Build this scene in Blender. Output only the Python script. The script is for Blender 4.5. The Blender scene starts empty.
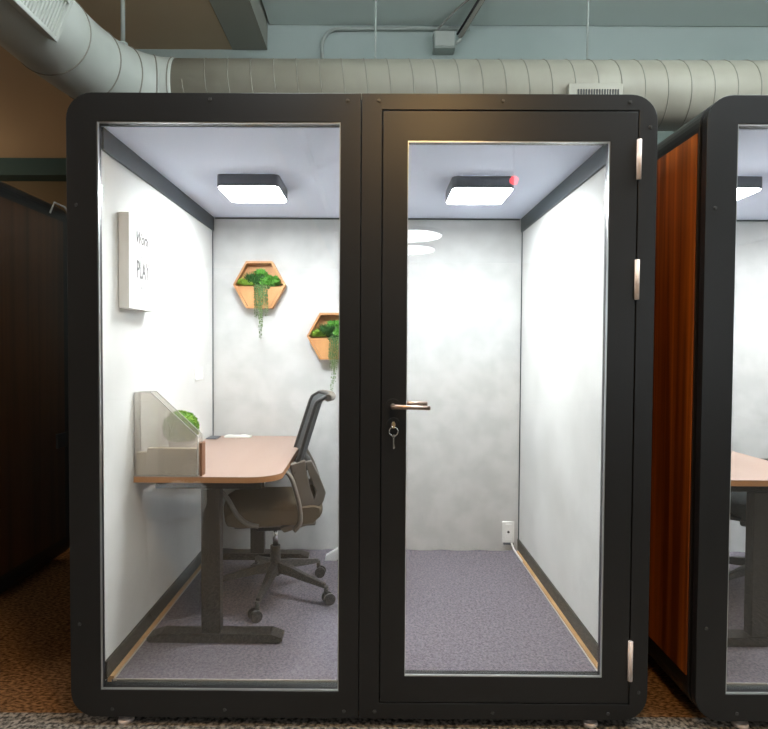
import bpy, bmesh, math, random
from mathutils import Vector, Matrix
random.seed(7)
scene = bpy.context.scene
COL = scene.collection
PI = math.pi

# ------------------------------------------------------------------ materials
def new_mat(name):
    m = bpy.data.materials.new(name); m.use_nodes = True
    nt = m.node_tree; nt.nodes.clear()
    out = nt.nodes.new('ShaderNodeOutputMaterial')
    return m, nt, out

def pbr(name, col, rough=0.5, metal=0.0, noise=None, bump=None, spec=0.5, coat=0.0):
    """noise=(scale, colour2, detail, (lo, hi), stretch xyz); bump=(scale, strength, distance)"""
    m, nt, out = new_mat(name)
    b = nt.nodes.new('ShaderNodeBsdfPrincipled')
    b.inputs['Base Color'].default_value = (*col, 1)
    b.inputs['Roughness'].default_value = rough
    b.inputs['Metallic'].default_value = metal
    b.inputs['Specular IOR Level'].default_value = spec
    b.inputs['Coat Weight'].default_value = coat
    nt.links.new(b.outputs[0], out.inputs[0])
    tc = None
    if noise or bump:
        tc = nt.nodes.new('ShaderNodeTexCoord')
    if noise:
        sc, c2, det, rng, st = noise
        mp = nt.nodes.new('ShaderNodeMapping'); mp.inputs['Scale'].default_value = st
        nz = nt.nodes.new('ShaderNodeTexNoise'); nz.inputs['Scale'].default_value = sc
        nz.inputs['Detail'].default_value = det
        rp = nt.nodes.new('ShaderNodeValToRGB')
        rp.color_ramp.elements[0].position = rng[0]; rp.color_ramp.elements[0].color = (*col, 1)
        rp.color_ramp.elements[1].position = rng[1]; rp.color_ramp.elements[1].color = (*c2, 1)
        nt.links.new(tc.outputs['Object'], mp.inputs[0]); nt.links.new(mp.outputs[0], nz.inputs['Vector'])
        nt.links.new(nz.outputs['Fac'], rp.inputs[0]); nt.links.new(rp.outputs[0], b.inputs['Base Color'])
    if bump:
        n2 = nt.nodes.new('ShaderNodeTexNoise'); n2.inputs['Scale'].default_value = bump[0]; n2.inputs['Detail'].default_value = 4
        bp = nt.nodes.new('ShaderNodeBump'); bp.inputs['Strength'].default_value = bump[1]; bp.inputs['Distance'].default_value = bump[2]
        nt.links.new(tc.outputs['Object'], n2.inputs['Vector']); nt.links.new(n2.outputs['Fac'], bp.inputs['Height'])
        nt.links.new(bp.outputs[0], b.inputs['Normal'])
    return m

def emit(name, col, strength):
    m, nt, out = new_mat(name)
    e = nt.nodes.new('ShaderNodeEmission'); e.inputs[0].default_value = (*col, 1); e.inputs[1].default_value = strength
    nt.links.new(e.outputs[0], out.inputs[0]); return m

def glass(name, tint=(1, 1, 1), rough=0.0, milk=0.0, milkcol=(.8, .8, .8), f0=0.045):
    m, nt, out = new_mat(name)
    tr = nt.nodes.new('ShaderNodeBsdfTransparent'); tr.inputs[0].default_value = (*tint, 1)
    gl = nt.nodes.new('ShaderNodeBsdfGlossy'); gl.inputs['Roughness'].default_value = rough
    lw = nt.nodes.new('ShaderNodeLayerWeight'); lw.inputs[0].default_value = 0.5
    pw = nt.nodes.new('ShaderNodeMath'); pw.operation = 'POWER'; pw.inputs[1].default_value = 5
    ma = nt.nodes.new('ShaderNodeMath'); ma.operation = 'MULTIPLY_ADD'; ma.inputs[1].default_value = 1 - f0; ma.inputs[2].default_value = f0
    mx = nt.nodes.new('ShaderNodeMixShader')
    nt.links.new(lw.outputs['Facing'], pw.inputs[0]); nt.links.new(pw.outputs[0], ma.inputs[0])
    nt.links.new(ma.outputs[0], mx.inputs[0])
    base = tr
    if milk > 0:
        d = nt.nodes.new('ShaderNodeBsdfDiffuse'); d.inputs[0].default_value = (*milkcol, 1)
        m2 = nt.nodes.new('ShaderNodeMixShader'); m2.inputs[0].default_value = milk
        nt.links.new(tr.outputs[0], m2.inputs[1]); nt.links.new(d.outputs[0], m2.inputs[2]); base = m2
    nt.links.new(base.outputs[0], mx.inputs[1]); nt.links.new(gl.outputs[0], mx.inputs[2])
    nt.links.new(mx.outputs[0], out.inputs[0])
    return m

def wood(name, c1, c2, scale=(18, 18, .8), rough=.35, coat=.3):
    m, nt, out = new_mat(name)
    b = nt.nodes.new('ShaderNodeBsdfPrincipled'); b.inputs['Roughness'].default_value = rough
    b.inputs['Coat Weight'].default_value = coat; b.inputs['Coat Roughness'].default_value = .2
    tc = nt.nodes.new('ShaderNodeTexCoord'); mp = nt.nodes.new('ShaderNodeMapping'); mp.inputs['Scale'].default_value = scale
    nz = nt.nodes.new('ShaderNodeTexNoise'); nz.inputs['Scale'].default_value = 1.0; nz.inputs['Detail'].default_value = 6
    nz.inputs['Distortion'].default_value = .4
    rp = nt.nodes.new('ShaderNodeValToRGB')
    rp.color_ramp.elements[0].position = .35; rp.color_ramp.elements[0].color = (*c1, 1)
    rp.color_ramp.elements[1].position = .65; rp.color_ramp.elements[1].color = (*c2, 1)
    nt.links.new(tc.outputs['Object'], mp.inputs[0]); nt.links.new(mp.outputs[0], nz.inputs['Vector'])
    nt.links.new(nz.outputs['Fac'], rp.inputs[0]); nt.links.new(rp.outputs[0], b.inputs['Base Color'])
    nt.links.new(b.outputs[0], out.inputs[0]); return m

def carpet_room():
    """brown speckled carpet tiles with a row of grey striped tiles along the booth fronts"""
    m, nt, out = new_mat('room_carpet')
    N = nt.nodes.new; L = nt.links.new
    b = N('ShaderNodeBsdfPrincipled'); b.inputs['Roughness'].default_value = 1; b.inputs['Specular IOR Level'].default_value = .05
    tc = N('ShaderNodeTexCoord')
    mp = N('ShaderNodeMapping'); mp.inputs['Scale'].default_value = (50, 110, 1)
    nz = N('ShaderNodeTexNoise'); nz.inputs['Scale'].default_value = 1; nz.inputs['Detail'].default_value = 4
    r1 = N('ShaderNodeValToRGB'); r1.color_ramp.elements[0].position = .38; r1.color_ramp.elements[0].color = (.085, .040, .016, 1)
    r1.color_ramp.elements[1].position = .66; r1.color_ramp.elements[1].color = (.36, .19, .085, 1)
    mp2 = N('ShaderNodeMapping'); mp2.inputs['Scale'].default_value = (60, 60, 1)
    n2 = N('ShaderNodeTexNoise'); n2.inputs['Scale'].default_value = 1; n2.inputs['Detail'].default_value = 3
    r2 = N('ShaderNodeValToRGB'); r2.color_ramp.elements[0].position = .4; r2.color_ramp.elements[0].color = (.06, .055, .05, 1)
    r2.color_ramp.elements[1].position = .62; r2.color_ramp.elements[1].color = (.36, .32, .28, 1)
    sp = N('ShaderNodeSeparateXYZ'); gt = N('ShaderNodeMath'); gt.operation = 'LESS_THAN'; gt.inputs[1].default_value = .075
    mx = N('ShaderNodeMix'); mx.data_type = 'RGBA'
    L(tc.outputs['Object'], mp.inputs[0]); L(mp.outputs[0], nz.inputs['Vector']); L(nz.outputs['Fac'], r1.inputs[0])
    L(tc.outputs['Object'], mp2.inputs[0]); L(mp2.outputs[0], n2.inputs['Vector']); L(n2.outputs['Fac'], r2.inputs[0])
    L(tc.outputs['Object'], sp.inputs[0]); L(sp.outputs['Y'], gt.inputs[0]); L(gt.outputs[0], mx.inputs[0])
    L(r1.outputs[0], mx.inputs[6]); L(r2.outputs[0], mx.inputs[7]); L(mx.outputs[2], b.inputs['Base Color'])
    bp = N('ShaderNodeBump'); bp.inputs['Strength'].default_value = .6; bp.inputs['Distance'].default_value = .004
    L(nz.outputs['Fac'], bp.inputs['Height']); L(bp.outputs[0], b.inputs['Normal'])
    L(b.outputs[0], out.inputs[0]); return m

M = {}
M['black'] = pbr('satin_black_metal', (.009, .009, .0095), .40, 0, spec=.42, bump=(900, .08, .0005))
M['jamb'] = pbr('dark_rubber', (.012, .014, .016), .5)
M['bead'] = pbr('silver_bead', (.55, .57, .58), .3, .9)
M['steel'] = pbr('brushed_steel', (.40, .30, .25), .35, 1)
M['hinge'] = pbr('hinge_steel', (.85, .74, .70), .45, .3)
M['brass'] = pbr('brass', (.60, .48, .26), .35, .9)
M['chrome'] = pbr('chrome', (.8, .8, .8), .15, 1)
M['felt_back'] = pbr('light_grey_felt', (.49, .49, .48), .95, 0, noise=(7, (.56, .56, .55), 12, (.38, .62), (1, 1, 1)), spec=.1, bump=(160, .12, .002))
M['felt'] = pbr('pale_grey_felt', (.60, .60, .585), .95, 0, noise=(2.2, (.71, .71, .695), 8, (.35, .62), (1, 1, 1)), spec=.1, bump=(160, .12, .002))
M['ceiling_in'] = pbr('lavender_ceiling', (.76, .82, .98), .8, spec=.2)
M['screw'] = pbr('dark_screw', (.07, .07, .07), .35, .5)
M['slate'] = pbr('slate_trim', (.028, .038, .045), .5)
M['olive'] = pbr('dark_skirting', (.036, .033, .024), .5)
M['ply'] = wood('plywood_edge', (.42, .24, .10), (.60, .38, .18), (20, 4, 20), .5, 0)
M['carpet_in'] = pbr('mauve_grey_carpet', (.125, .112, .135), 1, 0, noise=(95, (.215, .195, .225), 5, (.35, .65), (1, 1, 1)), spec=.05, bump=(220, .6, .004))
M['edge'] = pbr('carpet_edge', (.5, .46, .42), .9)
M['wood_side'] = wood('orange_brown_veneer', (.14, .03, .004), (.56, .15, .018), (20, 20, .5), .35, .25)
M['wood_shaded'] = wood('shaded_brown_veneer', (.025, .010, .003), (.065, .026, .008), (14, 14, .4), .45, .1)  # side veneer darkened to carry the shade on the left booth
M['desk'] = wood('pale_oak_laminate', (.33, .215, .165), (.37, .25, .20), (6, 1.2, 6), .32, .1)
M['desk_edge'] = pbr('desk_edge_band', (.42, .20, .08), .4)
M['bronze'] = pbr('dark_bronze_metal', (.022, .018, .014), .45, .2)
M['chair_grey'] = pbr('taupe_plastic', (.18, .155, .13), .45)
M['chair_dark'] = pbr('dark_plastic', (.032, .030, .029), .45)
M['seat'] = pbr('brown_seat_fabric', (.13, .10, .068), .95, 0, bump=(300, .3, .002), spec=.15)
M['mesh'] = pbr('charcoal_mesh', (.05, .053, .055), .8, bump=(500, .4, .002))
M['nchair'] = pbr('black_chair_plastic', (.018, .024, .026), .45)
M['nseat'] = pbr('black_seat_fabric', (.02, .026, .026), .9)
M['bamboo'] = wood('bamboo', (.42, .19, .068), (.53, .27, .105), (10, 10, 3), .5, 0)
M['leaf1'] = pbr('leaf_bright', (.09, .28, .035), .5)
M['leaf2'] = pbr('leaf_yellow', (.20, .34, .03), .5)
M['leaf3'] = pbr('leaf_dark', (.025, .10, .02), .5)
M['vine'] = pbr('vine_grey_green', (.10, .17, .05), .6)
M['moss'] = pbr('moss', (.04, .15, .005), .8, noise=(60, (.19, .34, .02), 3, (.4, .6), (1, 1, 1)))
M['pot'] = pbr('pale_pot', (.62, .58, .60), .6)
M['canvas'] = pbr('white_canvas', (.84, .84, .82), .9, bump=(400, .1, .001))
M['ink'] = pbr('grey_ink', (.16, .16, .16), .8)
M['ink_pale'] = pbr('pale_ink', (.55, .55, .55), .8)
M['white'] = pbr('white_plastic', (.80, .80, .78), .4)
M['darkhole'] = pbr('dark_socket', (.03, .03, .03), .6)
M['paper'] = pbr('beige_paper', (.46, .38, .27), .9)
M['brown'] = pbr('brown_board', (.22, .10, .05), .7)
M['acrylic'] = glass('smoky_acrylic', (.94, .93, .91), .05, .20, (.93, .90, .86), .05)
M['acrylic_edge'] = pbr('acrylic_edge', (.42, .42, .40), .3)
M['glass'] = glass('clear_glass', (.985, .992, .99), f0=.07)
M['lamp_body'] = pbr('lamp_body', (.10, .11, .13), .5)
M['lamp'] = emit('lamp_diffuser', (.95, .99, 1.0), 110.0)
M['duct'] = pbr('duct_paint', (.31, .29, .235), .5, 0, noise=(3, (.35, .33, .27), 4, (.4, .6), (1, 1, 1)))
M['duct_rib'] = pbr('duct_seam', (.24, .23, .19), .5)
M['duct_pale'] = pbr('duct_paint_pale', (.50, .53, .49), .45, 0, noise=(3, (.56, .59, .55), 4, (.4, .6), (1, 1, 1)))
M['rod'] = pbr('painted_rod', (.42, .46, .43), .5)
M['wall'] = pbr('grey_green_wall', (.45, .53, .51), .9, noise=(1.2, (.49, .565, .545), 4, (.4, .6), (1, 1, 1)))
M['ceil_tan'] = pbr('tan_ceiling', (.60, .46, .31), .95)
M['ceil_grey'] = pbr('grey_ceiling', (.74, .82, .79), .95)
M['beam'] = pbr('grey_beam', (.36, .36, .31), .9)
M['teal'] = pbr('teal_beam', (.030, .070, .075), .8)
M['wall_dark'] = pbr('dark_brown_wall', (.16, .12, .07), .9)
M['wall_room'] = pbr('room_wall', (.30, .27, .22), .9)
M['bin'] = pbr('grey_bin', (.62, .63, .64), .5)
M['liner'] = pbr('white_liner', (.88, .90, .92), .3)
M['blue'] = pbr('blue_bottle', (.25, .45, .70), .3)
M['red'] = pbr('red_cap', (.70, .10, .07), .4)
M['round_lamp'] = emit('round_lamp', (.92, .98, 1.0), 11)
M['warm_lamp'] = emit('warm_lamp', (1.0, .60, .22), 78)
M['near_fill'] = emit('near_fill', (.90, .97, 1.0), 28)
M['far_fill'] = emit('far_fill', (1.0, .80, .56), 22)
M['side_lamp'] = emit('side_lamp', (1.0, .90, .78), 34)
M['panel_light'] = emit('panel_light', (.85, .94, 1.0), 9)
M['red_light'] = emit('red_light', (1.0, .05, .06), 12)
M['cable'] = pbr('grey_cable', (.30, .30, .28), .5)

# ------------------------------------------------------------------ mesh helpers
class MB:
    def __init__(self): self.bm = bmesh.new()
    def box(self, x0, x1, y0, y1, z0, z1, bev=0.0, seg=2, rot=None, mi=0):
        t = bmesh.new(); bmesh.ops.create_cube(t, size=1)
        s = (x1 - x0, y1 - y0, z1 - z0)
        for v in t.verts: v.co = Vector((v.co.x * s[0], v.co.y * s[1], v.co.z * s[2]))
        if bev > 0: bmesh.ops.bevel(t, geom=t.edges[:], offset=bev, segments=seg, affect='EDGES', profile=.5)
        c = Vector(((x0 + x1) / 2, (y0 + y1) / 2, (z0 + z1) / 2))
        mt = Matrix.Translation(c) @ (rot.to_4x4() if rot is not None else Matrix.Identity(4))
        self._merge(t, mt, mi); return self
    def _merge(self, t, mt=None, mi=0):
        if mt is not None: t.transform(mt)
        vm = {v: self.bm.verts.new(v.co) for v in t.verts}
        for f in t.faces:
            try:
                nf = self.bm.faces.new([vm[v] for v in f.verts]); nf.smooth = f.smooth; nf.material_index = mi or f.material_index
            except ValueError: pass
        t.free()
    def cyl(self, p0, p1, r0, r1=None, n=20, smooth=True, cap=True):
        r1 = r0 if r1 is None else r1
        return self.tube([p0, p1], [r0, r1], n, cap, smooth)
    def tube(self, pts, r, n=12, cap=True, smooth=True, flat=1.0, up=None):
        pts = [Vector(p) for p in pts]
        rs = r if isinstance(r, (list, tuple)) else [r] * len(pts)
        rings = []; prev = None
        for i, p in enumerate(pts):
            a = pts[min(i + 1, len(pts) - 1)] - pts[max(i - 1, 0)]
            if a.length < 1e-9: a = Vector((0, 0, 1))
            a.normalize()
            if prev is None:
                ref = Vector(up) if up else (Vector((0, 0, 1)) if abs(a.z) < .9 else Vector((0, 1, 0)))
            else: ref = prev
            u = (ref - a * ref.dot(a)).normalized(); w = a.cross(u); prev = u
            rings.append([self.bm.verts.new(p + (u * math.cos(2 * PI * k / n) * flat + w * math.sin(2 * PI * k / n)) * rs[i]) for k in range(n)])
        for i in range(len(rings) - 1):
            for k in range(n):
                f = self.bm.faces.new([rings[i][k], rings[i][(k + 1) % n], rings[i + 1][(k + 1) % n], rings[i + 1][k]]); f.smooth = smooth
        if cap:
            self.bm.faces.new(rings[0][::-1]); self.bm.faces.new(rings[-1])
        return self
    def prism(self, pts, axis, a, b, mi=0):
        """pts: outline in the plane of the two other axes; axis 'x','y','z' extruded a..b"""
        def co(p, t):
            return {'x': (t, p[0], p[1]), 'y': (p[0], t, p[1]), 'z': (p[0], p[1], t)}[axis]
        A = [self.bm.verts.new(co(p, a)) for p in pts]; B = [self.bm.verts.new(co(p, b)) for p in pts]
        fs = [self.bm.faces.new(A), self.bm.faces.new(B[::-1])]
        n = len(pts)
        for i in range(n): fs.append(self.bm.faces.new([A[i], B[i], B[(i + 1) % n], A[(i + 1) % n]]))
        for f in fs: f.material_index = mi
        return self
    def ring(self, outer, inner, axis, a, b):
        def co(p, t):
            return {'x': (t, p[0], p[1]), 'y': (p[0], t, p[1]), 'z': (p[0], p[1], t)}[axis]
        n = len(outer); V = self.bm.verts.new
        oa = [V(co(p, a)) for p in outer]; ob = [V(co(p, b)) for p in outer]
        ia = [V(co(p, a)) for p in inner]; ib = [V(co(p, b)) for p in inner]
        F = self.bm.faces.new
        for i in range(n):
            j = (i + 1) % n
            F([oa[i], oa[j], ia[j], ia[i]]); F([ob[i], ib[i], ib[j], ob[j]])
            F([oa[i], ob[i], ob[j], oa[j]]); F([ia[i], ia[j], ib[j], ib[i]])
        return self
    def blob(self, c, r, sub=2, jitter=0, squash=(1, 1, 1)):
        t = bmesh.new(); bmesh.ops.create_icosphere(t, subdivisions=sub, radius=1)
        for v in t.verts:
            k = 1 + random.uniform(-jitter, jitter)
            v.co = Vector((v.co.x * r * squash[0] * k, v.co.y * r * squash[1] * k, v.co.z * r * squash[2] * k)) + Vector(c)
        for f in t.faces: f.smooth = jitter == 0
        self._merge(t); return self
    def leaf(self, p, d, l, w, side=None):
        p = Vector(p); d = Vector(d).normalized()
        s = d.cross(Vector(side) if side else Vector((random.uniform(-1, 1), random.uniform(-1, 1), random.uniform(-1, 1))))
        if s.length < 1e-4: s = d.cross(Vector((0, 0, 1)))
        s.normalize(); nrm = d.cross(s) * (w * .25)
        V = self.bm.verts.new
        a, b, c, e = V(p), V(p + d * l * .5 + s * w / 2 + nrm), V(p + d * l), V(p + d * l * .5 - s * w / 2 + nrm)
        m = V(p + d * l * .5 - nrm)
        for t in ((a, b, m), (b, c, m), (c, e, m), (e, a, m), (a, e, b), (e, c, b)): self.bm.faces.new(t)
        return self
    def build(self, name, mats, parent=None, root=None, bevel=0):
        """vertices are written in world coordinates and moved into the frame of the root"""
        me = bpy.data.meshes.new(name)
        r = parent
        while r is not None and r.parent is not None: r = r.parent
        bmesh.ops.recalc_face_normals(self.bm, faces=self.bm.faces[:])
        if r is not None:
            inv = r.matrix_basis.inverted()
            self.bm.transform(inv)
        self.bm.to_mesh(me); self.bm.free()
        for m in (mats if isinstance(mats, list) else [mats]): me.materials.append(m)
        o = bpy.data.objects.new(name, me); COL.objects.link(o)
        if parent is not None: o.parent = parent
        if bevel:
            bv = o.modifiers.new('bevel', 'BEVEL'); bv.width = bevel; bv.segments = 2; bv.limit_method = 'ANGLE'
        return o

def rrect(x0, x1, z0, z1, r, k=8):
    """rounded rectangle, r = radii (bl, br, tr, tl)"""
    if not isinstance(r, (tuple, list)): r = (r,) * 4
    pts = []
    for (cx, cz, a0, rr) in ((x0 + r[0], z0 + r[0], PI, r[0]), (x1 - r[1], z0 + r[1], 1.5 * PI, r[1]), (x1 - r[2], z1 - r[2], 0, r[2]), (x0 + r[3], z1 - r[3], .5 * PI, r[3])):
        for i in range(k + 1):
            a = a0 + i / k * PI / 2; pts.append((cx + rr * math.cos(a), cz + rr * math.sin(a)))
    return pts

def thing(name, label, cat, loc, rotz=0, group=None):
    o = bpy.data.objects.new(name, None); COL.objects.link(o)
    o.empty_display_size = .1; o.location = loc; o.rotation_euler = (0, 0, rotz)
    o.matrix_basis = Matrix.Translation(Vector(loc)) @ Matrix.Rotation(rotz, 4, 'Z')
    return tag(o, label, cat, group)
def tag(o, label, cat, group=None, kind=None):
    o['label'] = label; o['category'] = cat
    if group: o['group'] = group
    if kind: o['kind'] = kind
    return o
def struct(o, label, cat):
    o['kind'] = 'structure'; o['label'] = label; o['category'] = cat; return o
def setorigin(o, loc):
    loc = Vector(loc); o.data.transform(Matrix.Translation(-loc)); o.location = loc; return o
def copy_tree(o, parent=None):
    c = o.copy(); COL.objects.link(c)
    if parent is not None: c.parent = parent
    for ch in [q for q in bpy.data.objects if q.parent == o]: copy_tree(ch, c)
    return c
def copy_thing(o, label, off=(0, 0, 0), group=None, skip=()):
    c = o.copy(); COL.objects.link(c); c.location = o.location + Vector(off); c['label'] = label
    if group: c['group'] = group
    elif 'group' in c and group is False: del c['group']
    for ch in [q for q in bpy.data.objects if q.parent == o]:
        if ch.name.split('.')[0] in skip: continue
        copy_tree(ch, c)
    return c

# ------------------------------------------------------------------ dimensions
H, W2 = 2.3065, 1.075
XI, YB, ZC, ZF = .98, 1.526, 2.2065, .093        # interior half width, back, ceiling, floor
FLOOR = -.035

# ------------------------------------------------------------------ the room
def slab(name, x0, x1, y0, y1, z0, z1, m, label, cat):
    return struct(setorigin(MB().box(x0, x1, y0, y1, z0, z1).build(name, m), ((x0 + x1) / 2, (y0 + y1) / 2, z0)), label, cat)
fl = MB().box(-8, 8, -13, 6.2, FLOOR - .1, FLOOR).build('floor', carpet_room()); struct(fl, 'brown speckled office carpet with grey strip along the booths', 'floor')
slab('wall_back', -1.93, 8, 2.03, 2.18, FLOOR, 3.95, M['wall'], 'grey green painted wall behind the booths and duct', 'wall')
slab('wall_far', -8, -1.93, 4.62, 4.75, FLOOR, 3.75, M['wall_dark'], 'dark brown far wall beyond the left booth', 'wall')
slab('wall_side', -1.93, -1.80, 2.19, 4.61, FLOOR, 3.75, M['wall'], 'return of the grey green wall', 'wall')
slab('wall_left', -8.12, -8.005, -13, 6.2, FLOOR, 3.95, M['wall_room'], 'left wall of the office', 'wall')
slab('wall_right', 8.005, 8.12, -13, 6.2, FLOOR, 3.95, M['wall_room'], 'right wall of the office', 'wall')
slab('wall_front', -8, 8, -13.12, -13.005, FLOOR, 3.95, M['wall_room'], 'office wall behind the photographer', 'wall')
slab('ceiling', -8, -.98, -13, 4.6, 3.515, 3.7, M['ceil_tan'], 'tan office ceiling left of the grey beam', 'ceiling')
slab('ceiling_bay', -.71, 8, -13, 2.02, 3.685, 3.9, M['ceil_grey'], 'grey ceiling bay right of the grey beam', 'ceiling')
slab('trim_1', -.974, -.726, -13, 2.02, 3.508, 3.9, M['beam'], 'grey concrete beam running towards the back wall', 'beam')
slab('trim_2', -8, -1.94, 4.36, 4.60, 3.322, 3.511, M['teal'], 'dark teal beam across the far opening', 'beam')

# ------------------------------------------------------------------ spiral duct
dy, dz, dr = 1.36, 2.90, .192
duct = thing('ventilation_duct', 'long beige spiral air duct with an elbow hanging above the booths', 'duct', (0, dy, dz))
MB().cyl((-1.13, dy, dz), (4.2, dy, dz), dr, n=48).build('straight_pipe', M['duct'], duct)
mb = MB(); hp = []
nt_ = int((4.2 + 1.05) / .131)
for i in range(nt_ * 24):
    a = i / 24 * 2 * PI
    hp.append((-1.05 + .131 * i / 24, dy - math.cos(a) * (dr + .001), dz - math.sin(-a) * (dr + .001)))
# helix turns downward to the right on the near face
hp = [(x, y, 2 * dz - z) for x, y, z in hp]
mb.tube(hp, .0032, 6); mb.build('spiral_seam', M['duct_rib'], duct)
# elbow
ctrl = [(-1.13, 1.36), (-1.24, 1.345), (-1.36, 1.27), (-1.45, 1.14), (-1.50, .98), (-1.525, .80), (-1.53, .62), (-1.53, .46), (-1.53, .25), (-1.53, .0), (-1.53, -.4), (-1.53, -.9)]
def spline(c, k=6):
    c = [Vector((*p, 0)) for p in c]; o = []
    for i in range(len(c) - 1):
        p0, p1, p2, p3 = c[max(i - 1, 0)], c[i], c[i + 1], c[min(i + 2, len(c) - 1)]
        for j in range(k):
            t = j / k
            o.append(.5 * ((2 * p1) + (-p0 + p2) * t + (2 * p0 - 5 * p1 + 4 * p2 - p3) * t * t + (-p0 + 3 * p1 - 3 * p2 + p3) * t ** 3))
    o.append(c[-1]); return o
sp = spline(ctrl)
rad = dr + .004
MB().tube([(p.x, p.y, dz) for p in sp], rad, 48, up=(0, 0, 1)).build('elbow_pipe', M['duct_pale'], duct)
MB().cyl((-1.53, .36, dz), (-3.4, .36, dz), rad - .004, n=48).build('branch_pipe', M['duct_pale'], duct)
for idx in (1, 8, 15, 23, 33, 60):
    mb = MB()
    a = sp[idx]; t = (sp[idx + 1] - sp[idx]).normalized()
    c = Vector((a.x, a.y, dz)); s = Vector((t.y, -t.x, 0))
    pts = [c + (s * math.cos(2 * PI * k / 40) + Vector((0, 0, 1)) * math.sin(2 * PI * k / 40)) * (rad + .001) for k in range(41)]
    mb.tube(pts, .004, 6, cap=False)
    mb.build('elbow_seam', M['duct_rib'], duct)
for x in (-1.80, -1.95, -2.3):
    pts = [(x, .36 + .19 * math.cos(2 * PI * k / 40), dz + .19 * math.sin(2 * PI * k / 40)) for k in range(41)]
    MB().tube(pts, .004, 6, cap=False).build('branch_seam', M['duct_rib'], duct)
# grille saddle on the elbow
t = Vector((0, -1, 0))
c0 = Vector((-1.53, .27, dz)); side = Vector((1, 0, 0))
if side.y > 0 and side.x < 0: side = -side
nrm = Vector((.92, 0, -.38)).normalized()
vv = t.cross(nrm).normalized()
R = Matrix((t, vv, nrm)).transposed()
cc = c0 + nrm * (dr + .005)
def local_box(m, R, c, u0, u1, v0, v1, n0, n1, bev=0):
    mid = c + R @ Vector(((u0 + u1) / 2, (v0 + v1) / 2, (n0 + n1) / 2))
    hx, hy, hz = (u1 - u0) / 2, (v1 - v0) / 2, (n1 - n0) / 2
    m.box(mid.x - hx, mid.x + hx, mid.y - hy, mid.y + hy, mid.z - hz, mid.z + hz, bev, rot=R)
mb = MB(); gw, gh = .17, .075
for (u0, u1, v0, v1) in ((-gw, gw, -gh - .02, -gh), (-gw, gw, gh, gh + .02), (-gw - .02, -gw, -gh - .02, gh + .02), (gw, gw + .02, -gh - .02, gh + .02)):
    local_box(mb, R, cc, u0, u1, v0, v1, -.05, .03, .003)
g1 = mb.build('air_grille', M['duct_pale'], duct)
mb = MB(); local_box(mb, R, cc, -gw, gw, -gh, gh, -.05, -.005); mb.build('grille_back', M['cable'], g1)
mb = MB()
for k in range(17):
    u = -gw + .010 + k * .0195
    local_box(mb, R, cc, u, u + .009, -gh, gh, -.005, .022)
mb.build('louvre', M['duct_pale'], g1)
# small register on the straight run
mb = MB(); rx0, rx1 = 1.128, 1.431
mb.box(rx0, rx1, 1.135, 1.22, 2.79, 2.872, .003)
g2 = mb.build('side_register', M['duct'], duct)
mb = MB()
for k in range(16):
    x = rx0 + .05 + k * .0148; mb.box(x, x + .007, 1.130, 1.137, 2.796, 2.838)
mb.build('slot', M['darkhole'], g2)
# hanger rods
for (x, y, r, zt) in ((.046, 1.36, .006, 3.68), (1.31, 1.36, .006, 3.68), (-1.39, 1.19, .012, 3.51)):
    MB().cyl((x, y, dz + dr - .005), (x, y, zt), r, n=10).cyl((x, y, dz + dr - .005), (x, y, dz + dr + .02), r * 2.2, n=10).build('hanger_rod', M['rod'], duct)

# conduit and junction box on the wall
cy = 2.005
cp = [(-.335, cy, 2.9), (-.335, cy, 3.53)] + [(-.335 + .12 * (1 - math.cos(a)), cy, 3.53 + .12 * math.sin(a)) for a in [PI / 2 * i / 8 for i in range(1, 9)]] + [(.71, cy, 3.655)]
o = MB().tube(cp, .013, 10).build('electrical_conduit', M['rod']); setorigin(o, cp[0]); tag(o, 'thin painted conduit bending up and across the wall above the duct', 'conduit')
jb = thing('junction_box', 'small pale junction box with a loop of cable above the duct', 'junction box', (.525, 1.96, 3.46))
MB().box(.450, .600, 1.93, 2.028, 3.480, 3.600, .006).build('box', M['rod'], jb)
MB().box(.460, .590, 1.922, 1.93, 3.490, 3.590, .002).cyl((.600, 1.97, 3.53), (.645, 1.97, 3.56), .012, n=10).build('cover', M['duct_pale'], jb)
cb = [(.465, 1.95, 3.600)] + [(.465 + .22 * t, 1.95 - .28 * t, 3.600 + .08 * math.sin(PI / 2 * t)) for t in [i / 10 for i in range(1, 11)]]
MB().tube(cb, .007, 8).build('cable', M['cable'], jb)
sb = thing('ceiling_strut', 'slanting grey metal strut beside the junction box', 'strut', (.64, 1.98, 3.56))
MB().cyl((.640, 1.99, 3.585), (.76, 1.66, 3.684), .018, n=4, smooth=False).build('channel', M['beam'], sb)
MB().cyl((.62, 1.98, 3.60), (.735, 1.66, 3.684), .008, n=8).build('cable', M['darkhole'], sb)

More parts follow.
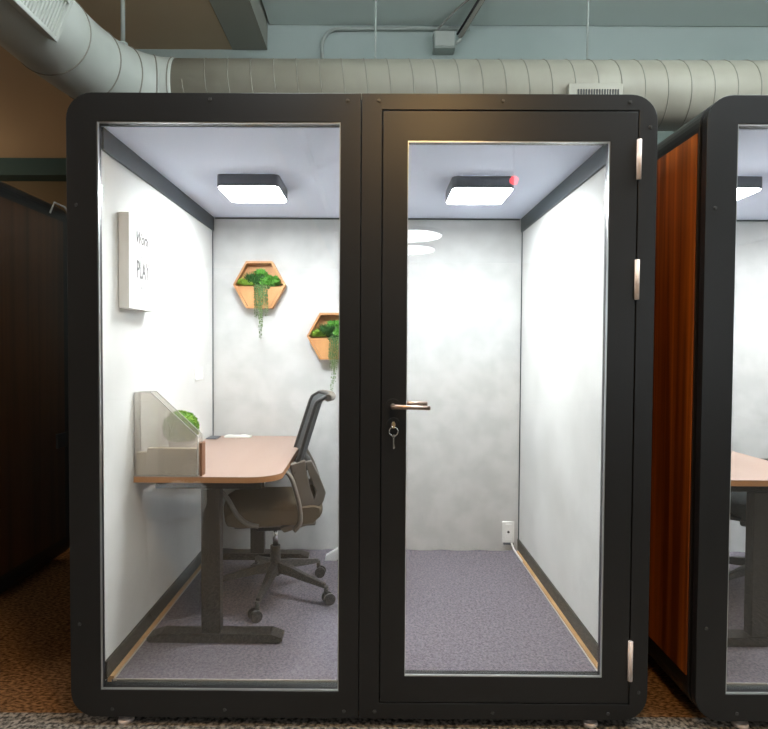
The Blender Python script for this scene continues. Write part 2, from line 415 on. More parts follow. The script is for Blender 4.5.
# ------------------------------------------------------------------ booth
def make_booth():
    root = thing('office_booth', 'black framed glass phone booth in the centre with desk and chair inside', 'booth', (0, .82, FLOOR), 0)
    # left half: fixed frame with glass
    o = rrect(-W2, -.0015, 0, H, (.095, .0008, .0008, .095)); i = rrect(-.963, -.0755, .102, 2.203, .001)
    f = MB().ring(o, i, 'y', 0, .032).build('fixed_frame', M['black'], root, bevel=.0015)
    MB().ring(rrect(-.963, -.0755, .102, 2.203, .001), rrect(-.9595, -.079, .1055, 2.1995, .001), 'y', .003, .012).build('glazing_bead', M['bead'], f)
    MB().box(-.9588, -.0797, .024, .030, .1062, 2.1988).build('window_glass', M['glass'], root)
    MB().ring(rrect(-1.024, .0013, .051, 2.255, .001), rrect(-.976, -.074, .0965, 2.2085, .001), 'y', .0325, .062).build('inner_jamb', M['jamb'], f)
    # right half: door frame
    o = rrect(.0015, W2, 0, H, (.0008, .095, .095, .0008)); i = rrect(.0755, 1.0085, .060, 2.249, .001)
    df = MB().ring(o, i, 'y', 0, .05).build('door_frame', M['black'], root, bevel=.0015)
    MB().ring(rrect(.0755, 1.0085, .060, 2.249, .001), rrect(.10, .985, .085, 2.224, .001), 'y', .046, .062).build('door_stop', M['jamb'], df)
    d = MB().ring(rrect(.0795, 1.0045, .064, 2.245, .001), rrect(.170, .905, .161, 2.138, .001), 'y', .001, .044).build('door', M['black'], root, bevel=.0015)
    MB().ring(rrect(.170, .905, .161, 2.138, .001), rrect(.1725, .9010, .165, 2.1345, .001), 'y', .003, .012).build('glazing_bead', M['bead'], d)
    MB().box(.1735, .9015, .020, .026, .165, 2.134).build('glass_pane', M['glass'], d)
    for z0, z1 in ((2.0, 2.143), (1.565, 1.71), (.155, .302)):
        h = MB().cyl((1.0065, -.006, z0), (1.0065, -.006, z1), .0088, n=14)
        h.box(1.0035, 1.0095, -.006, .01, z0 + .004, z1 - .004)
        h.build('hinge', M['hinge'], d)
    # lever
    hz, hx = 1.172, .121
    MB().cyl((hx, -.009, hz), (hx, .001, hz), .026, n=24).build('handle_rose', M['black'], d)
    l = MB().cyl((hx, -.009, hz), (hx, -.052, hz), .0095, n=16)
    l.tube([(hx - .006, -.050, hz), (hx + .012, -.055, hz + .001), (hx + .04, -.056, hz), (hx + .132, -.054, hz - .003)], [.009, .009, .008, .008], 14)
    l.build('lever_handle', M['steel'], d)
    l = MB().cyl((hx, .044, hz), (hx, .09, hz), .0095, n=16).tube([(hx, .088, hz), (hx + .135, .09, hz - .001)], .009, 12)
    l.build('inner_lever', M['steel'], d)
    MB().cyl((hx + .002, -.008, 1.103), (hx + .002, .001, 1.103), .025, n=24).build('lock_rose', M['black'], d)
    MB().cyl((hx + .002, -.012, 1.103), (hx + .002, -.008, 1.103), .009, n=16).build('lock_cylinder', M['steel'], d)
    # screws
    def screw(x, z, p):
        MB().cyl((x, -.0035, z), (x, .0, z), .0055, .0065, n=12).cyl((x, -.0045, z), (x, -.0035, z), .0025, n=6).build('screw', M['screw'], p)
    for x, z in ((-.55, 2.283), (-.05, 2.281), (-.92, .03), (-.50, .03), (-.055, .028), (-1.04, 1.9), (-1.04, .35)): screw(x, z, f)
    for x, z in ((.063, 2.281), (.514, 2.281), (.974, 2.279), (1.048, 2.19), (.06, .028), (.50, .026), (.93, .026), (1.042, .107)): screw(x, z, df)
    # shell
    o = rrect(-W2, W2, 0, H, .095); i = rrect(-W2 + .05, W2 - .05, .05, H - .05, .04)
    sh = MB().ring(o, i, 'y', .0505, 1.66).build('outer_shell', M['black'], root, bevel=.0015)
    for s in (-1, 1):
        x0, x1 = sorted((s * (W2 + .0005), s * (W2 + .004)))
        MB().box(x0, x1, .060, 1.60, .140, 2.190).build('side_panel', M['wood_side'], root)
    MB().prism(rrect(-W2 + .003, W2 - .003, .003, H - .003, .092), 'y', 1.661, 1.69).build('back_panel', M['black'], root)
    # interior linings
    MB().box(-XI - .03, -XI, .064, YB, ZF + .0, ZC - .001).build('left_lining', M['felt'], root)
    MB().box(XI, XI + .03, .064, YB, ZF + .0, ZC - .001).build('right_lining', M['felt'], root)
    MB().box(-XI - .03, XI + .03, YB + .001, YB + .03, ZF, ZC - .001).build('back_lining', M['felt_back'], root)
    MB().box(-XI - .03, XI + .03, .0635, YB + .03, ZC, ZC + .03).build('ceiling_lining', M['ceiling_in'], root)
    # carpet with slightly wavy border
    bm = bmesh.new(); n = 40; V = []
    for a in range(n + 1):
        row = []
        for b in range(n + 1):
            x = -XI + .018 + (2 * XI - .036) * a / n; y = .085 + (YB - .095) * b / n
            z = ZF
            if b == n: z += .004 * math.sin(a * 1.3) + .004; y += .004
            if b == 0: y += .003 * math.sin(a * .9); z -= .002
            row.append(bm.verts.new((x, y, z)))
        V.append(row)
    for a in range(n):
        for b in range(n): bm.faces.new([V[a][b], V[a + 1][b], V[a + 1][b + 1], V[a][b + 1]])
    g = bmesh.ops.extrude_face_region(bm, geom=bm.faces[:])
    for v in [q for q in g['geom'] if isinstance(q, bmesh.types.BMVert)]: v.co.z -= .03
    m = MB(); m.bm = bm; m.build('carpet', M['carpet_in'], root)
    MB().box(-.94, .94, .0655, .0835, .062, .0915).build('carpet_edge', M['olive'], root)
    MB().box(-.955, .955, .0836, .0870, .088, .0955).build('carpet_border', M['edge'], root)
    for s in (-1, 1):
        def bx(a, b): return sorted((s * a, s * b))
        x0, x1 = bx(XI - .010, XI - .0005); MB().box(x0, x1, .064, YB - .002, ZF + .012, .172).build('skirting', M['olive'], root)
        x0, x1 = bx(XI - .026, XI - .0005); MB().box(x0, x1, .088, YB - .03, ZF - .03, ZF + .011).build('plywood_strip', M['ply'], root)
        x0, x1 = bx(XI - .031, XI - .0265); MB().box(x0, x1, .088, YB - .03, ZF - .001, ZF + .004).build('carpet_binding', M['edge'], root)
        x0, x1 = bx(XI - .012, XI - .0005); MB().box(x0, x1, .064, YB - .002, 2.123, ZC - .0005).build('ceiling_trim', M['slate'], root)
        x0, x1 = bx(XI - .006, XI - .0005); MB().box(x0, x1, YB - .006, YB, ZF + .03, 2.122).build('corner_seam', M['slate'], root)
    MB().box(-XI + .02, XI - .02, YB - .006, YB, ZC - .010, ZC - .0005).build('ceiling_shadow_gap', M['slate'], root)  # dark strip drawn for the shadow gap where back wall meets ceiling
    for x in (-.884, .875):
        for y in (.036, 1.55):
            ft = MB().cyl((x, y, FLOOR), (x, y, FLOOR + .014), .030, .027, n=20).cyl((x, y, FLOOR + .012), (x, y, .001), .008, n=12)
            ft.build('levelling_foot', M['hinge'], root)
    return root
booth = make_booth()
DX = 2.329

# keys in the lock
kx, kz = .123, 1.103
key = thing('key', 'small silver key on a ring hanging from the booth door lock', 'key', (kx, -.013, kz))
k = MB().box(kx - .004, kx + .004, -.036, -.0125, kz - .010, kz + .012, .001)
k.build('inserted_key', M['brass'], key)
pts = [(kx + .016 * math.cos(a), -.034, kz - .022 + .016 * math.sin(a)) for a in [2 * PI * i / 24 for i in range(25)]]
MB().tube(pts, .0018, 8, cap=False).build('key_ring', M['chrome'], key)
MB().cyl((kx + .001, -.036, kz - .038), (kx + .001, -.033, kz - .038), .006, n=16).box(kx - .002, kx + .003, -.036, -.033, kz - .085, kz - .04, .0005).box(kx + .003, kx + .005, -.036, -.033, kz - .083, kz - .072).build('hanging_key', M['chrome'], key)

# ------------------------------------------------------------------ booth lights
def booth_light(x, y, label):
    t = thing('ceiling_light', label, 'ceiling light', (x, y, ZC), 0, None)
    a = .149
    MB().ring(rrect(x - a, x + a, y - a, y + a, .03), rrect(x - a + .006, x + a - .006, y - a + .006, y + a - .006, .025), 'z', 2.150, ZC - .001).build('housing', M['lamp_body'], t)
    MB().prism(rrect(x - a + .0065, x + a - .0065, y - a + .0065, y + a - .0065, .025), 'z', 2.146, 2.16).build('diffuser', M['lamp'], t)
    return t
l1 = booth_light(-.556, .775, 'square ceiling light above the desk in the central booth')
l2 = booth_light(.567, .79, 'square ceiling light behind the glass door of the central booth')
copy_thing(l2, 'square ceiling light on the right side of the right-hand booth', (DX - .03, 0, 0))
copy_thing(l1, 'square ceiling light in the right-hand booth at the photo edge', (DX - .03, 0, 0))

# ------------------------------------------------------------------ desk
TZ = .828
def make_desk():
    d = thing('standing_desk', 'pale oak desk on dark T-legs against the left wall of the central booth', 'desk', (-.66, .9, ZF))
    x0, x1, y0, y1 = -.979, -.356, .335, 1.495
    pts = [(x0, y0), (x1 - .14, y0)] + [(x1 - .14 + .14 * math.cos(a), y0 + .11 + .11 * math.sin(a)) for a in [-PI / 2 + PI / 2 * i / 8 for i in range(1, 9)]] + \
          [(x1 - .02, y1 - .05), (x1 - .05, y1), (x0, y1)]
    MB().prism(pts, 'z', TZ - .003, TZ).build('desktop', M['desk'], d)
    MB().prism(pts, 'z', TZ - .026, TZ - .0031).build('desktop_edge', M['desk_edge'], d)
    for y in (.365, 1.34):
        MB().box(-.70, -.617, y, y + .055, ZF + .04, TZ - .06, .004).build('leg', M['bronze'], d)
        # foot with tapered tips
        MB().prism([(-.925, ZF + .003), (-.36, ZF + .003), (-.345, ZF + .012), (-.345, ZF + .024), (-.395, ZF + .042), (-.875, ZF + .042), (-.935, ZF + .022), (-.935, ZF + .012)], 'y', y - .01, y + .065).build('foot', M['bronze'], d)
        MB().box(-.90, -.44, y + .006, y + .05, TZ - .06, TZ - .0262, .003).build('support_arm', M['bronze'], d)
    MB().box(-.69, -.665, .425, 1.335, TZ - .062, TZ - .03, .002).box(-.65, -.625, .425, 1.335, TZ - .062, TZ - .03, .002).build('cross_beam', M['bronze'], d)
    MB().box(-.60, -.47, .84, .93, TZ - .055, TZ - .0265, .004).build('control_box', M['chair_dark'], d)
    return d
desk = make_desk()
copy_thing(desk, 'pale oak desk seen through the glass of the right-hand booth', (2.40, 0, 0))

# ------------------------------------------------------------------ chair
def make_chair(name, label, loc, rot, mats, star0):
    plast, dark, seatm, meshm = mats
    c = thing(name, label, 'office chair', loc, rot)
    T = c.matrix_basis.copy()
    def B(mb, nm, m, par=c, bevel=0):
        mb.bm.transform(T); return mb.build(nm, m, par, bevel=bevel)
    # local frame: faces -x, y = width, z above carpet
    # seat cushion, waterfall front
    prof = [(-.25, .450), (-.255, .50), (-.225, .518), (-.10, .528), (.10, .525), (.20, .535), (.235, .525), (.24, .48), (.20, .445), (-.19, .437)]
    t = MB(); n = 12; rows = []
    for i in range(n + 1):
        v = -1 + 2 * i / n; y = .235 * v; k = 1 - .10 * abs(v) ** 4; dzz = -.028 * abs(v) ** 3
        rows.append([t.bm.verts.new((x * k, y, .49 + (z - .49) * (1 - .1 * abs(v) ** 5) + dzz * .6)) for x, z in prof])
    for i in range(n):
        for j in range(len(prof)):
            f = t.bm.faces.new([rows[i][j], rows[i][(j + 1) % len(prof)], rows[i + 1][(j + 1) % len(prof)], rows[i + 1][j]]); f.smooth = True
    t.bm.faces.new(rows[0]); t.bm.faces.new(rows[-1][::-1])
    B(t, 'seat', seatm)
    B(MB().box(-.20, .20, -.19, .19, .405, .434, .01), 'seat_pan', plast)
    B(MB().box(-.10, .11, -.08, .08, .352, .404, .012).cyl((-.02, .08, .375), (-.02, .22, .38), .006, n=8).box(-.04, .0, .20, .25, .372, .386, .004), 'tilt_mechanism', dark)
    # loop arms
    for s in (-1, 1):
        y = s * .235
        path = [(-.08, .430), (-.13, .445), (-.18, .49), (-.225, .57), (-.275, .632), (-.26, .655), (-.10, .662), (.0, .672), (.045, .690), (.075, .66), (.095, .60), (.115, .52), (.12, .44), (.09, .400)]
        P = spline(path, 4)
        t = MB(); t.tube([(p.x, y, p.y) for p in P], .022, 10, flat=.5, up=(0, 0, 1))
        B(t, 'arm_loop', plast)
    # back upright: broad side plates with an opening, joined by lumbar bridge
    def band(pts_a, pts_b, y0, y1, t):
        n_ = len(pts_a)
        A = [[t.bm.verts.new((p[0], yy, p[1])) for p in pts_a] for yy in (y0, y1)]
        Bv = [[t.bm.verts.new((p[0], yy, p[1])) for p in pts_b] for yy in (y0, y1)]
        for i in range(n_ - 1):
            t.bm.faces.new([A[0][i], A[0][i + 1], Bv[0][i + 1], Bv[0][i]]); t.bm.faces.new([A[1][i], Bv[1][i], Bv[1][i + 1], A[1][i + 1]])
            t.bm.faces.new([A[0][i], A[1][i], A[1][i + 1], A[0][i + 1]]); t.bm.faces.new([Bv[0][i], Bv[0][i + 1], Bv[1][i + 1], Bv[1][i]])
        t.bm.faces.new([A[0][0], Bv[0][0], Bv[1][0], A[1][0]]); t.bm.faces.new([A[0][-1], A[1][-1], Bv[1][-1], Bv[0][-1]])
    for s in (-1, 1):
        y0, y1 = sorted((s * .18, s * .215))
        t = MB()
        band([(.02, .41), (.09, .43), (.115, .50), (.105, .58), (.085, .66), (.07, .72)], [(.04, .385), (.17, .42), (.205, .50), (.175, .58), (.155, .66), (.145, .74)], y0, y1, t)
        B(t, 'back_bracket', plast, bevel=.006)
        t = MB()
        band([(.145, .73), (.165, .66), (.20, .585), (.18, .53), (.17, .50)], [(.175, .735), (.215, .66), (.247, .575), (.235, .53), (.19, .49)], y0, y1, t)
        B(t, 'back_brace', plast, bevel=.005)
    B(MB().box(.20, .235, -.18, .18, .54, .60, .012), 'lumbar_bridge', plast)
    B(MB().box(.09, .135, -.18, .18, .41, .45, .01), 'rear_crossbar', plast)
    # backrest: curved frame with mesh
    n = 14; hts = 16
    def bp(u, v):   # u -1..1 across, v 0..1 up
        x = .092 + .115 * v + .038 * (1 - u * u)
        if v > .93: x += (v - .93) * .5
        wd = .205 - .03 * v
        return Vector((x, u * wd, .675 + .37 * v))
    t = MB()
    g0 = [[t.bm.verts.new(bp(-1 + 2 * i / n, j / hts)) for j in range(hts + 1)] for i in range(n + 1)]
    g1_ = [[t.bm.verts.new(bp(-1 + 2 * i / n, j / hts) + Vector((.008, 0, 0))) for j in range(hts + 1)] for i in range(n + 1)]
    for i in range(n):
        for j in range(hts):
            f = t.bm.faces.new([g0[i][j], g0[i + 1][j], g0[i + 1][j + 1], g0[i][j + 1]]); f.smooth = True
            f = t.bm.faces.new([g1_[i][j], g1_[i][j + 1], g1_[i + 1][j + 1], g1_[i + 1][j]]); f.smooth = True
    B(t, 'mesh_back', meshm)
    rim = [bp(-1, j / hts) for j in range(hts + 1)] + [bp(-1 + 2 * i / n, 1) for i in range(1, n + 1)] + [bp(1, 1 - j / hts) for j in range(1, hts + 1)] + [bp(1 - 2 * i / n, 0) for i in range(1, n)]
    t = MB(); t.tube(rim + [rim[0]], .011, 8); B(t, 'back_frame', dark)
    top = [bp(-1 + 2 * i / n, 1) + Vector((.016, 0, -.004)) for i in range(n + 1)]
    t = MB(); t.tube(top, .019, 10); B(t, 'top_roll', plast)
    t = MB(); t.tube([(.15, -.17, .70), (.165, 0, .70), (.15, .17, .70)], .022, 8); B(t, 'lower_rail', dark)
    # gas lift
    B(MB().cyl((0, 0, .25), (0, 0, .36), .0135, n=16), 'gas_lift', M['chrome'])
    B(MB().cyl((0, 0, .10), (0, 0, .255), .030, .026, n=20), 'lift_sleeve', dark)
    # star base
    for i in range(5):
        a = star0 + i * 2 * PI / 5 - rot
        ca, sa = math.cos(a), math.sin(a)
        t = MB(); up = Vector((0, 0, 1)); s = Vector((-sa, ca, 0))
        st = [(0.0, .150, .030, .034), (.10, .135, .024, .027), (.20, .112, .019, .020), (.30, .092, .014, .014)]
        rings = []
        for (r, z, hw, hh) in st:
            p = Vector((ca * r, sa * r, z)); rings.append([t.bm.verts.new(p + s * a_ * hw + up * b_ * hh) for a_, b_ in ((-1, -.8), (1, -.8), (.65, .8), (-.65, .8))])
        for q in range(3):
            for k2 in range(4): t.bm.faces.new([rings[q][k2], rings[q][(k2 + 1) % 4], rings[q + 1][(k2 + 1) % 4], rings[q + 1][k2]])
        t.bm.faces.new(rings[0][::-1]); t.bm.faces.new(rings[-1])
        arm = B(t, 'base_arm', dark, bevel=.004)
        p = Vector((ca * .305, sa * .305, 0)); ang = a + .9 * (1 if i % 2 else -1)
        wd = Vector((math.cos(ang), math.sin(ang), 0)); ax = Vector((-wd.y, wd.x, 0)); wc = p + wd * .012 + Vector((0, 0, .028))
        t = MB(); t.cyl(p + Vector((0, 0, .045)), p + Vector((0, 0, .092)), .011, n=10)
        t.cyl(wc - ax * .027, wc - ax * .007, .028, n=20); t.cyl(wc + ax * .007, wc + ax * .027, .028, n=20)
        t.cyl(wc - ax * .008, wc + ax * .008, .020, n=16)
        B(t, 'caster', dark, arm)
    return c
chair = make_chair('office_chair', 'brown and taupe mesh-back office chair at the desk in the central booth', (-.465, .875, ZF), math.radians(10), (M['chair_grey'], M['chair_dark'], M['seat'], M['mesh']), math.radians(-96))
chair2 = make_chair('office_chair', 'black office chair partly seen in the right-hand booth', (2.13, .93, ZF), math.radians(-38), (M['nchair'], M['nchair'], M['nseat'], M['nchair']), math.radians(195))

# ------------------------------------------------------------------ things on the desk
org = thing('desk_organiser', 'clear acrylic slant-topped organiser on the near end of the desk', 'organiser', (-.83, .37, TZ))
shape = [(-.976, TZ + .001), (-.704, TZ + .001), (-.704, 1.002), (-.905, 1.190), (-.976, 1.190)]
for y in (.338, .402):
    p = MB().prism(shape, 'y', y, y + .003).build('side_panel', M['acrylic'], org)
    pe = [(x, y + .0015, z) for x, z in shape]
    MB().tube(pe + [pe[0]], .0022, 6).build('panel_edge', M['acrylic_edge'], p)
MB().box(-.976, -.973, .3412, .4018, TZ + .002, 1.188).build('end_panel', M['acrylic'], org)
MB().box(-.707, -.704, .3412, .4018, TZ + .002, 1.0).build('front_panel', M['acrylic'], org)
MB().box(-.9728, -.7075, .3412, .4018, TZ + .001, TZ + .004).build('base', M['acrylic'], org)
o = MB().box(-.925, -.715, .345, .375, TZ + .005, .948, .001).box(-.970, -.925, .345, .375, TZ + .005, .930, .001).build('paper_stack', M['paper']); setorigin(o, (-.83, .36, TZ + .005))
tag(o, 'beige stack of papers standing inside the acrylic organiser', 'papers')
o = MB().box(-.699, -.688, .345, .395, TZ + .0005, .972, .001).build('wooden_block', M['brown']); setorigin(o, (-.678, .37, TZ))
tag(o, 'thin brown board standing on the desk beside the organiser', 'board')

pl = thing('moss_plant', 'round green moss plant in a pale pot on the desk behind the organiser', 'plant', (-.872, .62, TZ))
MB().cyl((-.872, .62, TZ + .0005), (-.872, .62, TZ + .11), .045, .058, n=28).build('pot', M['pot'], pl)
mb = MB(); cx, cyy, cz, rr = -.872, .62, .998, .078
mb.blob((cx, cyy, cz), rr, 3, .03)
for i in range(1500):
    z = random.uniform(-.9, 1); a = random.uniform(0, 2 * PI); q = math.sqrt(1 - z * z); d = Vector((q * math.cos(a), q * math.sin(a), z))
    mb.leaf(Vector((cx, cyy, cz)) + d * (rr - .003), d + Vector((random.uniform(-.7, .7), random.uniform(-.7, .7), random.uniform(-.4, .7))), random.uniform(.008, .016), .007)
mb.build('moss_foliage', M['moss'], pl)

o = MB().box(-.875, -.715, 1.40, 1.46, TZ + .0005, TZ + .012, .003).box(-.86, -.83, 1.42, 1.45, TZ + .012, TZ + .016, .001).box(-.775, -.74, 1.42, 1.45, TZ + .012, TZ + .018, .001).build('power_strip', M['white']); setorigin(o, (-.79, 1.43, TZ)); tag(o, 'small white power strip at the back of the desk', 'power strip')
o = MB().box(-.968, -.905, 1.34, 1.44, TZ + .0005, TZ + .008, .002).build('cable_cover', M['lamp_body']); setorigin(o, (-.93, 1.39, TZ)); tag(o, 'small dark plate at the back left corner of the desk', 'cable cover')
o = MB().prism([(-.245, ZF + .001), (-.175, ZF + .001), (-.09, ZF + .085), (-.09, ZF + .10), (-.125, ZF + .10), (-.24, ZF + .03)], 'y', 1.33, 1.37).build('stand_foot', M['white'], bevel=.003); setorigin(o, (-.16, 1.35, ZF)); tag(o, 'white slanted stand foot on the carpet behind the chair', 'stand')

# ------------------------------------------------------------------ wall canvas
cx0 = -XI + .001; cx1 = -.936
cv = thing('wall_canvas', 'white canvas print with grey lettering on the left wall of the booth', 'wall art', (-XI, .335, 1.73))
MB().box(cx0, cx1, .205, .470, 1.540, 1.925, .002).build('canvas', M['canvas'], cv)
def text(s, size, y, z, m, name, sx=1, sy=1, shear=0):
    cu = bpy.data.curves.new(name, 'FONT'); cu.body = s; cu.size = size; cu.shear = shear; cu.extrude = .0004; cu.align_x = 'CENTER'; cu.offset = .0008
    tmp = bpy.data.objects.new('tmp', cu); COL.objects.link(tmp)
    dg = bpy.context.evaluated_depsgraph_get(); me = bpy.data.meshes.new_from_object(tmp.evaluated_get(dg))
    bpy.data.objects.remove(tmp)
    R4 = Matrix(((0, 0, 1, cx1 + .0012), (sx, 0, 0, y), (0, sy, 0, z), (0, 0, 0, 1)))
    me.transform(cv.matrix_basis.inverted() @ R4)
    me.materials.clear(); me.materials.append(m)
    o_ = bpy.data.objects.new(name, me); COL.objects.link(o_); o_.parent = cv
text('Work', .062, .330, 1.815, M['ink'], 'script_word', .85, 1.2, .35)
text('PLAY', .060, .338, 1.672, M['ink'], 'capital_word', .95, 1.75)
text('hard', .022, .335, 1.757, M['ink_pale'], 'small_line', 1, 1, .3)
text('hard', .022, .335, 1.628, M['ink_pale'], 'small_line', 1, 1, .3)

o = MB().box(-XI + .001, -.972, 1.16, 1.30, 1.195, 1.265, .001).build('wall_plate', M['canvas']); setorigin(o, (-.976, 1.2, 1.20)); tag(o, 'blank white plate low on the left booth wall above the desk', 'wall plate')

# ------------------------------------------------------------------ hexagon planters
def hexagon(cx, cz, w, h):
    return [(cx - w / 2, cz), (cx - w / 4, cz - h / 2), (cx + w / 4, cz - h / 2), (cx + w / 2, cz), (cx + w / 4, cz + h / 2), (cx - w / 4, cz + h / 2)]
def planter(cx, cz, label, seed, vines, lean):
    random.seed(seed)
    G = 1.25
    t = thing('hexagon_planter', label, 'wall planter', (cx, YB, cz), 0, None)
    w, h = .325, .292
    y0 = YB - .062
    MB().ring(hexagon(cx, cz, w, h), hexagon(cx, cz, w - .028, h - .026), 'y', y0, YB - .001).build('frame', M['bamboo'], t)
    MB().prism(hexagon(cx, cz, w - .029, h - .027), 'y', YB - .010, YB - .002).build('back_board', M['bamboo'], t)
    zt = cz - .012
    def xw(z): return (w - .03) / 2 - (cz - z) / (h / 2) * w / 4
    MB().prism([(cx - xw(zt), zt), (cx - w / 4 + .012, cz - h / 2 + .014), (cx + w / 4 - .012, cz - h / 2 + .014), (cx + xw(zt), zt)], 'y', y0 + .004, y0 + .012).build('pocket', M['bamboo'], t)
    ym = y0 + .024
    def clump(name, mt, x, z, r, num, l, wd, upb=.4):
        m = MB()
        for i in range(num):
            a = random.uniform(0, 2 * PI); e = random.uniform(-.2, 1)
            d = Vector((math.cos(a), math.sin(a) * .7 - .2, e + upb)).normalized()
            p = Vector((x, ym, z)) + Vector((random.uniform(-r, r), random.uniform(-.014, .012), random.uniform(-r * .4, r * .5)))
            m.leaf(p, d, l * G * random.uniform(.6, 1.1), wd * G)
        m.build(name, mt, t)
    clump('succulent', M['leaf2'], cx - .088, zt + .018, .030, 150, .030, .010)
    clump('spiky_foliage', M['leaf3'], cx - .035, zt + .02, .026, 150, .060, .009, .9)
    clump('tall_foliage', M['leaf1'], cx + .005, zt + .075, .020, 110, .035, .016)
    clump('bushy_foliage', M['leaf1'], cx + .065, zt + .022, .038, 240, .040, .020, .3)
    clump('low_foliage', M['leaf3'], cx + .03, zt + .0, .045, 110, .035, .014, 0)
    for dx_, ln in vines:
        m = MB(); x = cx + dx_; z = zt + .012; yv = y0 - .006
        pts = [(x, ym - .004, z), (x, y0 + .001, z + .006), (x, yv, z - .01)]
        k_ = 8
        for i in range(1, k_ + 1): pts.append((x + lean * i / k_ * ln + random.uniform(-.003, .003), yv, z - .01 - ln * i / k_))
        m.tube(pts, .0012, 5)
        nb = int(ln / .012)
        for i in range(nb):
            f = i / nb; px = x + lean * f * ln; pz = z - .01 - ln * f
            for s in (-1, 1):
                rb = .0058 * (1 - .35 * f) * random.uniform(.7, 1.2)
                m.blob((px + s * .0065 + random.uniform(-.002, .002), yv + random.uniform(-.004, .003), pz + random.uniform(-.004, .004)), rb, 1, .0, (.9, .7, 1.3))
        m.build('trailing_vine', M['vine'], t)
    return t
planter(-.672, 1.778, 'upper left hexagon bamboo planter with trailing greenery on the back wall', 3, [(-.022, .20), (-.012, .13), (.004, .33), (.012, .26), (.030, .12), (.044, .19)], .02)
planter(-.212, 1.460, 'lower right hexagon bamboo planter half hidden behind the black mullion', 5, [(-.010, .14), (.002, .20), (.015, .36), (.028, .28), (.042, .16)], -.06)

# ------------------------------------------------------------------ outlet with its cord
ot = thing('power_outlet', 'white power outlet low on the back wall near the right corner', 'power outlet', (.909, YB, .215))
MB().box(.872, .948, YB - .008, YB - .0005, .150, .283, .002).build('cover_plate', M['white'], ot)
MB().box(.889, .931, YB - .011, YB - .008, .165, .268, .001).build('socket_face', M['canvas'], ot)
MB().cyl((.910, YB - .0125, .218), (.910, YB - .010, .218), .008, n=12).build('socket_hole', M['darkhole'], ot)
MB().box(.880, .945, YB - .012, YB - .001, .137, .147, .001).build('lower_clip', M['lamp_body'], ot)
MB().tube([(.93, YB - .014, .15), (.94, YB - .03, .115), (.948, YB - .09, .103), (.950, YB - .20, .101)], .006, 8).build('cord', M['white'], ot)

# ------------------------------------------------------------------ neighbouring booths
nb = copy_thing(booth, 'black glass-fronted booth with orange wood side at the right edge', (DX, 0, 0))
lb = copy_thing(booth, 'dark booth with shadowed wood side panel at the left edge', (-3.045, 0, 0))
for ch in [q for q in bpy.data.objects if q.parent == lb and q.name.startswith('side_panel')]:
    ch.data = ch.data.copy(); ch.data.materials[0] = M['wood_shaded']
o = MB().box(-1.966, -1.948, 1.49, 1.60, .74, .83, .003).build('socket_box', M['darkhole']); setorigin(o, (-1.957, 1.54, .74)); tag(o, 'small black socket box on the side of the left booth', 'socket box')
cp = [(-1.95 + .015, 1.40, 2.2), (-1.92, 1.42, 2.27), (-1.90, 1.50, 2.26), (-1.885, 1.56, 2.20), (-1.88, 1.60, 2.08)]
o = MB().tube([(p.x, p.y, p.z) for p in [Vector(q) for q in cp]], .006, 8).build('loose_cable', M['cable']); setorigin(o, cp[0]); tag(o, 'grey cable curving over the top of the left booth', 'cable')

# ------------------------------------------------------------------ things in the room in front, seen as reflections in the glass, plus added fill lights
bn = thing('waste_bin', 'grey waste bin with a pale liner, mirrored in the left glass', 'waste bin', (-1.02, -.90, FLOOR))
MB().tube([(-1.02, -.90, FLOOR), (-1.02, -.90, .60)], [.125, .150], 32).build('bin_body', M['bin'], bn)
m = MB(); n = 36; rows = []
for (z, r) in ((.50, .156), (.53, .163), (.58, .162), (.625, .160), (.615, .148), (.56, .143)):
    rows.append([m.bm.verts.new((-1.02 + (r + .004 * math.sin(k * 2.1)) * math.cos(2 * PI * k / n), -.90 + (r + .004 * math.sin(k * 1.7)) * math.sin(2 * PI * k / n), z + .008 * math.sin(k * 1.3))) for k in range(n)])
for a_ in range(5):
    for k in range(n):
        f = m.bm.faces.new([rows[a_][k], rows[a_][(k + 1) % n], rows[a_ + 1][(k + 1) % n], rows[a_ + 1][k]]); f.smooth = True
m.build('bin_liner', M['liner'], bn)
bt = thing('water_bottle', 'blue water bottle on the carpet, mirrored in the left glass', 'bottle', (-1.30, -1.32, FLOOR))
MB().tube([(-1.30, -1.32, FLOOR), (-1.30, -1.32, .27), (-1.30, -1.32, .30), (-1.30, -1.32, .33)], [.035, .035, .015, .013], 20).build('bottle_body', M['blue'], bt)
MB().cyl((-1.30, -1.32, .331), (-1.30, -1.32, .36), .016, n=16).build('bottle_cap', M['liner'], bt)

def drum_fill(x, y, z, r, m, label, ceil):  # unseen fill lamps, added to brighten wall, ceiling and duct
    t = thing('drum_fill_lamp', label, 'lamp', (x, y, ceil), 0, None)
    MB().cyl((x, y, z), (x, y, z + .14), r, n=40).build('diffuser', m, t)
    MB().cyl((x, y, z + .1405), (x, y, z + .155), r * .3, n=24).cyl((x, y, z + .155), (x, y, ceil), .01, n=8).build('suspension', M['rod'], t)
    return t
def round_lamp(x, y, z, r, m, label, grp, ceil):
    t = thing('round_ceiling_lamp', label, 'lamp', (x, y, ceil), 0, grp)
    MB().cyl((x, y, z), (x, y, z + .012), r - .01, n=48).build('diffuser', m, t)
    MB().ring([(x + r * math.cos(2 * PI * k / 48), y + r * math.sin(2 * PI * k / 48)) for k in range(48)], [(x + (r - .009) * math.cos(2 * PI * k / 48), y + (r - .009) * math.sin(2 * PI * k / 48)) for k in range(48)], 'z', z + .002, z + .07).cyl((x, y, z + .013), (x, y, z + .07), r - .01, n=48).build('housing', M['lamp_body'], t)
    MB().cyl((x, y, z + .07), (x, y, ceil), .008, n=8).build('suspension', M['rod'], t)
    return t
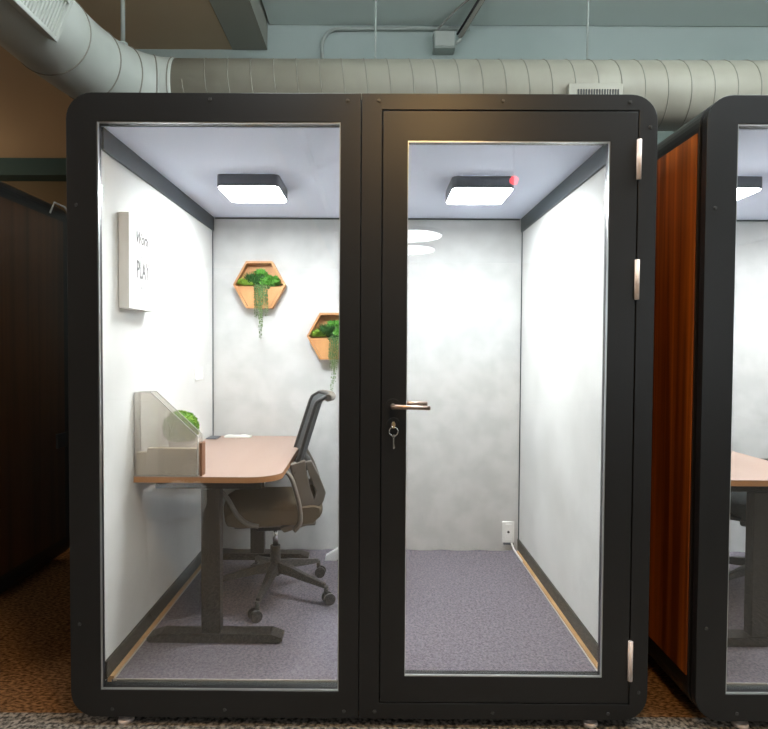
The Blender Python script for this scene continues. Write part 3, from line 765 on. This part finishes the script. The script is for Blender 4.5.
round_lamp(.67, -8.2, 3.42, .58, M['round_lamp'], 'large round ceiling lamp mirrored in the door glass, upper reflection', None, 3.685)
round_lamp(.72, -10.1, 3.5, .60, M['round_lamp'], 'large round ceiling lamp mirrored in the door glass, lower reflection', None, 3.685)
round_lamp(5.6, -4.6, 3.5, .58, M['round_lamp'], 'large round fill lamp added at the right side of the office', None, 3.685)  # unseen, added for cool ambient light in the room
round_lamp(-5.5, -2.4, 3.3, .70, M['side_lamp'], 'large round ceiling lamp at the left side of the office', None, 3.515)
drum_fill(3.1, -.35, 3.22, .30, M['near_fill'], 'added unseen white drum fill lamp above the right-hand booth', 3.685)
drum_fill(1.8, -.35, 3.22, .30, M['near_fill'], 'added unseen white drum fill lamp above the gap between the central and right-hand booths', 3.685)
round_lamp(.42, -1.6, 3.0, .22, M['warm_lamp'], 'small warm round ceiling lamp above the photographer', None, 3.685)
drum_fill(-.35, -.35, 3.15, .28, M['near_fill'], 'added unseen white drum fill lamp above the left half of the central booth', 3.508)
drum_fill(-5.2, 3.2, 2.9, .28, M['far_fill'], 'added unseen warm drum fill lamp in the far left part of the office', 3.515)  # added out of view to lift the far tan ceiling
def light_panel(name, x0, x1, y0, y1, label):  # added glowing panel, gives the black frames a cool reflection
    m = MB(); z0, z1 = .80, 3.20; d = .05
    if x1 - x0 < y1 - y0:
        m.box(x0, x1, y0 - d, y0, z0 - d, z1 + d).box(x0, x1, y1, y1 + d, z0 - d, z1 + d).box(x0, x1, y0, y1, z0 - d, z0).box(x0, x1, y0, y1, z1, z1 + d)
    else:
        m.box(x0 - d, x0, y0, y1, z0 - d, z1 + d).box(x1, x1 + d, y0, y1, z0 - d, z1 + d).box(x0, x1, y0, y1, z0 - d, z0).box(x0, x1, y0, y1, z1, z1 + d)
    o = m.build(name, M['wall_room']); c = ((x0 + x1) / 2, (y0 + y1) / 2, z0); struct(setorigin(o, c), label, 'added_panel')
    p = MB().box(x0 + .002, x1 - .002, y0 + .002, y1 - .002, z0 + .002, z1 - .002).build('panel_glow', M['panel_light'])
    p.data.transform(Matrix.Translation(-Vector(c))); p.parent = o
light_panel('added_panel_1', 7.94, 8.004, -11.7, -10.5, 'tall narrow added light panel on the right wall')
light_panel('added_panel_2', 6.5, 7.4, -13.004, -12.94, 'tall narrow added light panel on the wall behind the photographer')
rl = thing('alarm_beacon', 'small red warning light on the ceiling, mirrored in the door glass', 'warning light', (1.62, -4.4, 3.685))
MB().cyl((1.62, -4.4, 3.36), (1.62, -4.4, 3.684), .012, n=10).build('stem', M['rod'], rl)
MB().blob((1.62, -4.4, 3.31), .05, 3).build('lens', M['red_light'], rl)

for o in bpy.data.objects:
    if o.parent is None and 'label' in o:
        g = {'office_booth': 'black phone booths standing in a row', 'ceiling_light': 'square ceiling lights inside the booths',
             'standing_desk': 'oak desks inside the booths', 'office_chair': 'office chairs inside the booths',
             'hexagon_planter': 'hexagon planters on the back wall', 'round_ceiling_lamp': 'round ceiling lamps of the office',
             'drum_fill_lamp': 'added drum fill lamps out of view'}.get(o.name.split('.')[0])
        if g: o['group'] = g

# ------------------------------------------------------------------ world and camera
w = bpy.data.worlds.new('world'); scene.world = w; w.use_nodes = True
w.node_tree.nodes['Background'].inputs[0].default_value = (.5, .6, .7, 1); w.node_tree.nodes['Background'].inputs[1].default_value = .05
cam = bpy.data.cameras.new('camera'); co = bpy.data.objects.new('camera', cam); COL.objects.link(co)
cam.sensor_width = 36; cam.lens = 568.77 * 36 / 768; cam.shift_x = 10.275 / 768; cam.clip_start = .05
co.matrix_world = Matrix.Translation((.0564, -2.0873, 1.3784)) @ Matrix.Rotation(.0032, 4, 'Z') @ Matrix.Rotation(PI / 2 - .0265, 4, 'X') @ Matrix.Rotation(.0054, 4, 'Z')
scene.camera = co
vs = scene.view_settings; vs.view_transform = 'Standard'; vs.look = 'None'; vs.gamma = 1; vs.exposure = 0; vs.use_curve_mapping = False
